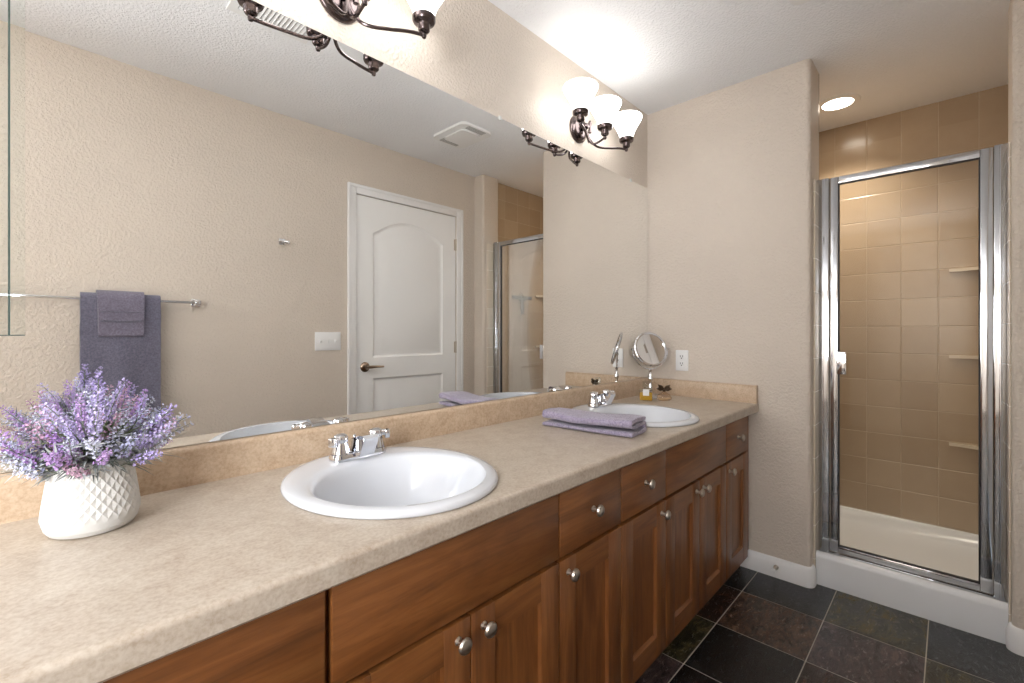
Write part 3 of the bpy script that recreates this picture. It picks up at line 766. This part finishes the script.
# ------------------------------------------------------------------ shower pan, door, fittings
bm = BM(); x0, x1 = 2.535, 2.652
prof = [(x0, 0), (x0 + 0.002, 0.125), (x0 + 0.007, 0.141), (x0 + 0.018, 0.150), (x0 + 0.030, 0.148), (x0 + 0.052, 0.128), (x0 + 0.112, 0.1265), (x0 + 0.118, 0.122), (x0 + 0.122, 0.06), (x0 + 0.16, 0.045), (x0 + 0.16, 0)]
prism(bm, prof, lambda p, q, s: (p, s, q), -1.433, -0.8195)
cx0, cx1, cy0, cy1 = x0 + 0.155, XB - 0.001, YSR + 0.001, YSL - 0.001
def rect4(d, z): return [bm.verts.new(p) for p in ((cx0 + (0 if d == 0 else 0), cy0 + d, z), (cx1 - d, cy0 + d, z), (cx1 - d, cy1 - d, z), (cx0, cy1 - d, z))]
rr = [rect4(0, 0.112), rect4(0.012, 0.112), rect4(0.018, 0.106), rect4(0.045, 0.058), rect4(0.075, 0.048), rect4(0.20, 0.042)]
for A, B in zip(rr, rr[1:]):
    for k in range(3): bm.faces.new((A[k], A[k + 1], B[k + 1], B[k]))
bm.faces.new(rr[-1])
# floor strip joining the curb
box(bm, x0 + 0.118, cx0 + 0.001, cy0 + 0.0, cy1, 0.0, 0.045)
sp_ = finish('shower_pan', bm, M['pan'], angle=50); tag(sp_, 'white shower pan with raised curb under the glass door', 'shower pan')

sd = thing('shower_door', 'framed clear glass shower door between two chrome jambs', 'shower door', (2.625, -1.1266, 0.1265))
sd.scale = (1, 1.0235, 1.0235)
def sbox(name, y0, y1, z0, z1, xa=-0.015, xb=0.015, mat='steel', parent=None, bev=0.003, extra=None):
    bm = BM(); box(bm, xa, xb, y0 + 1.13, y1 + 1.13, z0 - 0.15, z1 - 0.15, bev=bev, seg=2)
    if extra: extra(bm)
    return finish(name, bm, M[mat], parent or sd)
ZD = 1.888
def ridge(ya, yb):
    def f(bm): box(bm, -0.0185, -0.013, ya + 1.13, yb + 1.13, 0.012, ZD - 0.152, bev=0.0015)
    return f
sbox('jamb', -0.8685, -0.8195, 0.152, ZD + .002, extra=ridge(-0.846, -0.838))
sbox('jamb', -1.4335, -1.3955, 0.152, ZD + .004, extra=ridge(-1.418, -1.410))
sbox('sill', -1.399, -0.866, 0.1505, 0.162, xa=-0.020, xb=0.020)
df = sbox('door_frame', -0.903, -0.868, 0.166, ZD, xa=-0.012, xb=0.012)
bm = BM()
for (a, b, c_, d) in ((-0.903, -0.869, 0.166, ZD), (-1.3950, -1.359, 0.166, ZD), (-1.359, -0.903, 0.166, 0.194), (-1.359, -0.903, ZD - 0.032, ZD)):
    box(bm, -0.013, 0.013, a + 1.13, b + 1.13, c_ - 0.15, d - 0.15, bev=0.003, seg=2)
df_old = df.data; bmesh.ops.recalc_face_normals(bm, faces=bm.faces); me = bpy.data.meshes.new('door_frame'); bm.to_mesh(me); bm.free(); me.materials.append(M['steel'])
for p in me.polygons: p.use_smooth = True
me.set_sharp_from_angle(angle=R(35)); df.data = me
bm = BM()
for (a, b, c_, d) in ((-0.907, -0.902, 0.192, ZD - .03), (-1.360, -1.355, 0.192, ZD - .03), (-1.357, -0.905, 0.192, 0.197), (-1.357, -0.905, ZD - 0.035, ZD - 0.030)):
    box(bm, -0.008, 0.008, a + 1.13, b + 1.13, c_ - 0.15, d - 0.15)
g_ = finish('gasket', bm, M['dark'], sd, smooth=False); g_['label'] = 'dark rubber gasket'
bm = BM(); vs = [bm.verts.new(p) for p in ((0, -1.357 + 1.13, 0.193 - .15), (0, -0.904 + 1.13, 0.193 - .15), (0, -0.904 + 1.13, ZD - .031 - .15), (0, -1.357 + 1.13, ZD - .031 - .15))]
bm.faces.new(vs); gl = finish('glass_pane', bm, M['shower_glass'], sd, smooth=False); gl['label'] = 'clear glass pane'
bm = BM(); box(bm, -0.034, -0.028, -0.936 + 1.13, -0.902 + 1.13, 0.984 - .15, 1.086 - .15, bev=0.002); box(bm, -0.029, -0.013, -0.910 + 1.13, -0.902 + 1.13, 0.99 - .15, 1.08 - .15, bev=0.002); hd = finish('door_handle', bm, M['chrome'], sd)
for z_, w in ((0.579, 'lowest'), (1.052, 'middle'), (1.517, 'top')):
    bm = BM(); pts = [(0, 0)] + [(-0.215 * math.cos(R(a)) if a < 90 else 0.0, 0.215 * math.sin(R(a))) for a in range(0, 91, 9)]
    pts = [(0, 0), (-0.235, 0), (-0.235, 0.012)] + [(-0.235 + 0.223 * math.sin(R(a)) * 1.0, 0.012 + 0.223 * (1 - math.cos(R(a)))) for a in range(10, 90, 10)] + [(-0.012, 0.235), (0, 0.235)]
    prism(bm, pts, lambda p, q, s: (XB + p, YSR + q, s), z_ - 0.016, z_)
    o = finish('corner_shelf', bm, plain('ceramic_shelf_' + w, (214, 200, 178), 0.2), smooth=False); tag(o, {'lowest': 'lowest of the three corner shelves in the shower', 'middle': 'middle one of the three corner shelves in the shower', 'top': 'topmost of the three corner shelves in the shower'}[w], 'shelf', 'corner shelves in the shower')
sq = thing('squeegee', 'dark shower squeegee hanging on the tiled wall, seen in the mirror', 'squeegee', (3.015, YSR, 1.48))
bm = BM(); box(bm, -0.125, 0.125, 0.012, 0.022, -0.012, 0.006, bev=0.003); box(bm, -0.128, 0.128, 0.014, 0.018, 0.004, 0.018); finish('blade', bm, M['dark'], sq)
bm = BM(); tube(bm, [(0, 0.018, -0.008), (0, 0.020, -0.045), (0, 0.022, -0.09), (0, 0.022, -0.145)], [0.012, 0.011, 0.016, 0.012], 12); box(bm, -0.04, 0.04, 0.012, 0.024, -0.03, -0.01, bev=0.004); finish('handle', bm, plain('squeegee_grey', (112, 112, 116), 0.35, 0.6), sq)
bm = BM(); tube(bm, [(0, 0.0, 0.03), (0, 0.03, 0.03), (0, 0.034, 0.0)], 0.004, 8); lathe(bm, [(0, 0), (0.018, 0), (0.016, 0.006), (0, 0.008)], 16, Matrix.Translation((0, 0, 0.03)) @ Matrix.Rotation(R(-90), 4, 'X')); finish('hanging_hook', bm, M['chrome'], sq)

# door stop on the far baseboard
ds = thing('door_stop', 'small metal door stop on the far baseboard', 'door stop', (XF - 0.014, -0.672, 0.052))
bm = BM(); rot = Matrix.Rotation(R(-90), 4, 'Y')
lathe(bm, [(0, 0), (0.011, 0), (0.011, 0.004), (0.006, 0.007), (0.005, 0.040), (0.007, 0.042), (0, 0.042)], 16, rot); finish('stem', bm, M['nickel'], ds)
bm = BM(); lathe(bm, [(0, 0.042), (0.009, 0.042), (0.009, 0.050), (0.006, 0.054), (0, 0.055)], 16, rot); tp = finish('tip', bm, M['plastic'], ds); tp['label'] = 'white rubber tip'

# ------------------------------------------------------------------ things on the counter
# folded lilac towel
ft_dir = math.atan2(-0.345, 0.042)
cl = []
cl += [(-0.062 + 0.114 * i / 10, 0.0085) for i in range(11)]
cl += [(0.052 + 0.0125 * math.sin(R(a)), 0.021 - 0.0125 * math.cos(R(a))) for a in range(20, 180, 20)]
cl += [(0.050 - 0.100 * i / 9, 0.0335 - 0.0015 * math.sin(i)) for i in range(10)]
cl += [(-0.052 - 0.0085 * math.sin(R(a)), 0.0420 - 0.0085 * math.cos(R(a))) for a in range(20, 180, 20)]
cl += [(-0.050 + 0.098 * i / 9, 0.0505 + 0.002 * math.sin(i * 0.5)) for i in range(10)]
cl += [(0.054, 0.049), (0.060, 0.044)]
bm = BM()
def wq(co, u, k):
    n1 = noise.noise(Vector((co.x * 20, co.y * 9, co.z * 30))); z = co.z * (0.93 + 0.06 * math.sin(u * 7 + 1) + 0.05 * (1 - u))
    return (co.x * (1 + 0.05 * math.sin(u * 5)) + 0.003 * n1, co.y + 0.004 * noise.noise(Vector((co.z * 60, co.x * 15, 2))) * (1 if u in (0, 1) else 0.2), max(z + 0.003 * n1 * (1 if co.z > 0.012 else 0), 0.0004))
prism(bm, ribbon_poly(cl, 0.0115), lambda p, q, s: (p, s, q), -0.175, 0.175, 26, warp=wq)
o = finish('folded_towel', bm, M['towel_lilac'], None, loc=(1.402, -0.338, ZC + 0.0005), angle=75); o.rotation_euler = (0, 0, R(7))
tag(o, 'folded lilac towel on the countertop in front of the far sink', 'towel')

# round makeup mirror on a stand
mm = thing('makeup_mirror', 'round chrome makeup mirror on a stand beside the far sink', 'makeup mirror', (2.300, -0.109, ZC))
bm = BM(); lathe(bm, [(0, 0), (0.062, 0), (0.064, 0.004), (0.058, 0.009), (0.030, 0.013), (0.012, 0.018), (0.008, 0.03), (0.012, 0.042), (0.014, 0.052), (0.009, 0.066), (0.007, 0.085), (0.012, 0.094), (0.013, 0.104), (0.008, 0.114), (0.007, 0.140), (0.010, 0.146), (0.006, 0.152), (0, 0.153)], 24)
finish('stand', bm, M['chrome'], mm)
nrm = Vector((-0.52, -0.80, 0.30)).normalized()
ctr = Vector((0, 0, 1.085 - ZC)); side = nrm.cross(Vector((0, 0, 1))).normalized(); upv = side.cross(nrm).normalized()
FR = Matrix.Translation(ctr) @ Matrix((( side.x, upv.x, nrm.x, 0), (side.y, upv.y, nrm.y, 0), (side.z, upv.z, nrm.z, 0), (0, 0, 0, 1)))
bm = BM(); pts = []
hs = Vector((side.x, side.y, 0)).normalized()
for i in range(25):
    a = R(180 + 180 * i / 24); pts.append(ctr + hs * 0.103 * math.cos(a) + Vector((0, 0, 1)) * 0.106 * math.sin(a))
tube(bm, pts, 0.0032, 8)
for s in (-1, 1): tube(bm, [ctr + hs * s * 0.090, ctr + hs * s * 0.112], 0.005, 10)
finish('yoke', bm, M['chrome'], mm)
bm = BM(); lathe(bm, [(0.084, 0.007), (0.091, 0.008), (0.096, 0.004), (0.0965, 0.0), (0.096, -0.004), (0.091, -0.008), (0.084, -0.007), (0.084, 0.007)], 48, FR); rg = finish('ring', bm, M['chrome'], mm)
bm = BM(); lathe(bm, [(0, 0.0035), (0.085, 0.0035), (0.085, -0.0035), (0, -0.0035)], 48, FR); mg = finish('mirror_glass', bm, mirror_mat('makeup_mirror_glass', (0.88, 0.87, 0.86, 1)), mm)

# perfume bottles
p1 = thing('perfume_bottle', 'square perfume bottle of golden liquid beside the far sink', 'perfume bottle', (2.170, -0.150, ZC), R(-62), 'perfume bottles beside the far sink')
bm = BM(); box(bm, -0.033, 0.033, -0.017, 0.017, 0.0005, 0.062, bev=0.006, seg=3); lathe(bm, [(0, 0.062), (0.010, 0.062), (0.010, 0.069), (0, 0.069)], 16); finish('bottle', bm, M['clear'], p1)
bm = BM(); box(bm, -0.030, 0.030, -0.0145, 0.0145, 0.003, 0.044, bev=0.004); lq = finish('liquid', bm, M['amber'], p1); lq['label'] = 'golden liquid'
bm = BM(); box(bm, -0.015, 0.015, -0.0185, -0.0173, 0.028, 0.060); lb = finish('paper_label', bm, M['plastic'], p1, smooth=False)
bm = BM(); box(bm, -0.017, 0.017, -0.012, 0.012, 0.069, 0.100, bev=0.004, seg=2); finish('cap', bm, M['clear'], p1)
p2 = thing('perfume_bottle', 'small pale perfume bottle with a dark bow cap', 'perfume bottle', (2.238, -0.215, ZC), R(-60), 'perfume bottles beside the far sink')
bm = BM(); lathe(bm, [(0, 0.0005), (0.024, 0.0005), (0.030, 0.006), (0.031, 0.018), (0.024, 0.032), (0.010, 0.040), (0.008, 0.046), (0, 0.046)], 24, sx=1.2, sy=0.65); finish('bottle', bm, M['pinkglass'], p2)
bm = BM(); lathe(bm, [(0, 0.003), (0.020, 0.003), (0.024, 0.008), (0.023, 0.016), (0, 0.016)], 20, sx=1.2, sy=0.62); finish('liquid', bm, plain('pale_rose_liquid', (214, 196, 168), 0.15), p2)
bm = BM()
lathe(bm, [(0, 0.046), (0.007, 0.046), (0.008, 0.052), (0.007, 0.060), (0, 0.062)], 14)
for s in (-1, 1):
    tube(bm, [(0, 0, 0.058), (s * 0.012, 0, 0.070), (s * 0.027, 0, 0.074), (s * 0.030, 0, 0.064), (s * 0.018, 0, 0.056), (0, 0, 0.058)], [0.004, 0.008, 0.010, 0.010, 0.008, 0.004], 8)
cp = finish('bow_cap', bm, plain('dark_metal_bow', (86, 70, 56), 0.3, 0.8), p2); cp['label'] = 'dark metal bow cap'

# ------------------------------------------------------------------ potted lavender
pl = thing('potted_lavender', 'purple artificial lavender in a white faceted pot at the left', 'potted plant', (0.0770, -0.159, ZC))
def pot():
    bm = BM(); n = 28; rows = []
    zs = [0.0, 0.003, 0.010, 0.020]; rs = [0.052, 0.060, 0.0655, 0.0685]
    prof = list(zip(rs, zs))
    nz = 9
    for k in range(nz + 1):
        u = k / nz; prof.append((0.0693 - 0.0125 * u ** 1.15, 0.026 + 0.082 * u))
    prof += [(0.0560, 0.1125), (0.0545, 0.1145)]
    for j, (r_, z_) in enumerate(prof):
        ring = []
        for i in range(2 * n):
            a = 2 * PI * i / (2 * n)
            rr_ = r_
            if 4 <= j <= 4 + nz:
                diag = (i + (j - 4)) % 2
                rr_ = r_ + (0.0013 if diag == 0 else -0.0010)
            ring.append(bm.verts.new((rr_ * math.cos(a), rr_ * math.sin(a), z_)))
        rows.append(ring)
    for j in range(len(rows) - 1):
        A, B = rows[j], rows[j + 1]
        for i in range(2 * n):
            k = (i + 1) % (2 * n)
            if 4 <= j < 4 + nz:
                if (i + j) % 2 == 0: bm.faces.new((A[i], A[k], B[k])); bm.faces.new((A[i], B[k], B[i]))
                else: bm.faces.new((A[i], A[k], B[i])); bm.faces.new((A[k], B[k], B[i]))
            else: bm.faces.new((A[i], A[k], B[k], B[i]))
    bm.faces.new(rows[0])
    inner = [(0.0525, 0.1145), (0.051, 0.110), (0.053, 0.085), (0, 0.085)]
    prev = rows[-1]
    for r_, z_ in inner[:-1]:
        ring = [bm.verts.new((r_ * math.cos(2 * PI * i / (2 * n)), r_ * math.sin(2 * PI * i / (2 * n)), z_)) for i in range(2 * n)]
        for i in range(2 * n): k = (i + 1) % (2 * n); bm.faces.new((prev[i], prev[k], ring[k], ring[i]))
        prev = ring
    bm.faces.new(prev)
    for v in bm.verts: v.co = Vector((v.co.x * 0.965, v.co.y * 0.965, v.co.z * 1.1))
    return finish('pot', bm, M['pot'], pl, angle=12)
M['pot'] = plain('matt_white_ceramic', (210, 209, 206), 0.45)
pot()
def leafmat(name, c1, c2):
    t = NT(name); v = t.mapping(); a = t.noise(60, v, 3); oi = t.n('ShaderNodeObjectInfo')
    f = t.math('ADD', t.math('MULTIPLY', a, 0.6), t.math('MULTIPLY', oi.outputs['Random'], 0.4))
    t.l(t.ramp(f, [(0.3, lin(c1)), (0.7, lin(c2))]), t.b.inputs['Base Color']); t.set(Roughness=0.65); return t.m
M['bud1'] = leafmat('lavender_buds', (158, 144, 196), (204, 194, 226))
M['bud2'] = leafmat('violet_buds', (158, 122, 186), (196, 168, 214))
M['bud3'] = leafmat('mauve_buds', (168, 130, 158), (204, 170, 192))
M['bud4'] = leafmat('pale_blue_buds', (168, 170, 202), (212, 214, 230))
M['stem'] = leafmat('sage_stems', (92, 100, 84), (140, 148, 132))
M['leaf'] = leafmat('sage_leaves', (118, 124, 116), (180, 184, 190))
M['leaf2'] = leafmat('green_leaves', (98, 114, 78), (150, 164, 124))
random.seed(11)
def leaf_geo(bm, base, d, length, width, mi=0, droop=0.3):
    d = d.normalized(); s = d.cross(Vector((0, 0, 1)))
    s = s.normalized() if s.length > 1e-3 else Vector((1, 0, 0))
    up = s.cross(d).normalized(); prev = None
    for i in range(6):
        u = i / 5; w = width * math.sin(PI * min(0.97, 0.12 + 0.88 * u)) * 0.5
        p = base + d * length * u - Vector((0, 0, 1)) * droop * length * u * u
        ring = [bm.verts.new(p - s * w + up * w * 0.35), bm.verts.new(p - up * w * 0.1), bm.verts.new(p + s * w + up * w * 0.35)]
        if prev:
            bm.faces.new((prev[0], prev[1], ring[1], ring[0])).material_index = mi
            bm.faces.new((prev[1], prev[2], ring[2], ring[1])).material_index = mi
        prev = ring
def spike_mesh(idx, mats):
    # local: stem rises along +Z from 0; loose flower head on the upper part
    bm = BM(); L = 0.135; bend = random.uniform(-0.020, 0.020); start = random.uniform(0.42, 0.58)
    def ax(u): return Vector((bend * u * u * 2, bend * 0.5 * math.sin(u * 3), L * u))
    tube(bm, [ax(i / 8) for i in range(9)], [0.0010] * 6 + [0.0008, 0.0007, 0.0005], 5, mi=0)
    whorls = random.randint(9, 12)
    for k in range(whorls):
        u = start + (1 - start) * (k / (whorls - 1)) ** 0.95; c_ = ax(u)
        rad = 0.0082 * (1 - 0.62 * (k / whorls) ** 1.4) * random.uniform(0.8, 1.15)
        nb = random.choice([4, 5, 6]) if k < whorls - 3 else 3
        for j in range(nb):
            a = 2 * PI * j / nb + k * 0.9 + random.uniform(-.35, .35)
            dirv = Vector((math.cos(a), math.sin(a), 0.55 + random.uniform(-.3, .5))).normalized()
            p = c_ + dirv * rad * random.uniform(0.6, 1.1); sz = random.uniform(0.0014, 0.0026) * (1 - 0.3 * k / whorls)
            Mx = Matrix.Translation(p) @ dirv.to_track_quat('Z', 'Y').to_matrix().to_4x4()
            lathe(bm, [(0, -sz * 1.6), (sz * 0.6, -sz * 0.2), (sz * 0.45, sz * 0.9), (sz * 1.25, sz * 2.0), (0, sz * 1.2)], 5, Mx, mi=1)
    for k in range(14):
        u = random.uniform(0.15, 0.80); a = random.uniform(0, 2 * PI)
        leaf_geo(bm, ax(u), Vector((math.cos(a), math.sin(a), 0.9)), random.uniform(0.014, 0.030), 0.0030, 2, 0.2)
    return finish('flower_spike', bm, mats, None, angle=60)
protos = [spike_mesh(i, [M['stem'], M[b], M['leaf']]) for i, b in enumerate(['bud1', 'bud2', 'bud3', 'bud4', 'bud1', 'bud4', 'bud1', 'bud2', 'bud4', 'bud3'])]
NS = 86
for i in range(NS):
    u = (i + 0.5) / NS; th = math.acos(1 - u * 0.88); ph = i * 2.39996 + random.uniform(-.3, .3)
    lean = th * 0.78 + random.uniform(-.10, .10)
    src = protos[random.choice([0, 0, 1, 2, 3, 3, 4, 5, 6, 7, 8, 8, 9])] if i >= len(protos) else protos[i]
    o = src if i < len(protos) else src.copy()
    if i >= len(protos): C.objects.link(o)
    o.parent = pl
    d = Vector((math.sin(lean) * math.cos(ph), math.sin(lean) * math.sin(ph), math.cos(lean)))
    if d.y > 0: d.y *= 0.45      # the mirror is close behind
    d.normalize()
    base = Vector((0.036 * math.sin(th) * math.cos(ph), 0.034 * math.sin(th) * math.sin(ph), 0.102))
    reach = random.uniform(0.84, 1.10) * (1.22 - 0.34 * math.sin(lean))
    if i % 3 == 2: reach *= random.uniform(0.66, 0.86)
    if d.x < -0.2: reach *= 0.90
    o.location = base; o.rotation_mode = 'QUATERNION'; o.rotation_quaternion = d.to_track_quat('Z', 'Y') @ Matrix.Rotation(random.uniform(0, 6.28), 3, 'Z').to_quaternion()
    w_ = random.uniform(0.85, 1.25); o.scale = (w_, w_, reach)
bm = BM()
for i in range(330):
    a = random.uniform(0, 2 * PI); e = random.uniform(0.1, 1.5); rr_ = random.uniform(0.0, 0.045)
    d = Vector((math.cos(a) * math.sin(e), math.sin(a) * math.sin(e), math.cos(e) + 0.05))
    if d.y > 0: d.y *= 0.45
    base = Vector((rr_ * math.cos(a), rr_ * math.sin(a) * 0.8, 0.108 + random.uniform(0, 0.045) * (1 - rr_ / 0.05)))
    leaf_geo(bm, base, d, random.uniform(0.045, 0.110), random.uniform(0.0030, 0.0055), 0, random.uniform(0.1, 0.45))
for i in range(16):
    a = -1.2 + random.uniform(-1.6, 1.6); e = random.uniform(0.3, 1.1)
    d = Vector((math.cos(a) * math.sin(e), math.sin(a) * math.sin(e), math.cos(e)))
    if d.y > 0: d.y *= 0.4
    leaf_geo(bm, Vector((0.01, -0.015, 0.130)), d, random.uniform(0.08, 0.135), random.uniform(0.012, 0.018), 1, random.uniform(0.15, 0.5))
finish('foliage', bm, [M['leaf'], M['leaf2']], pl, angle=60)
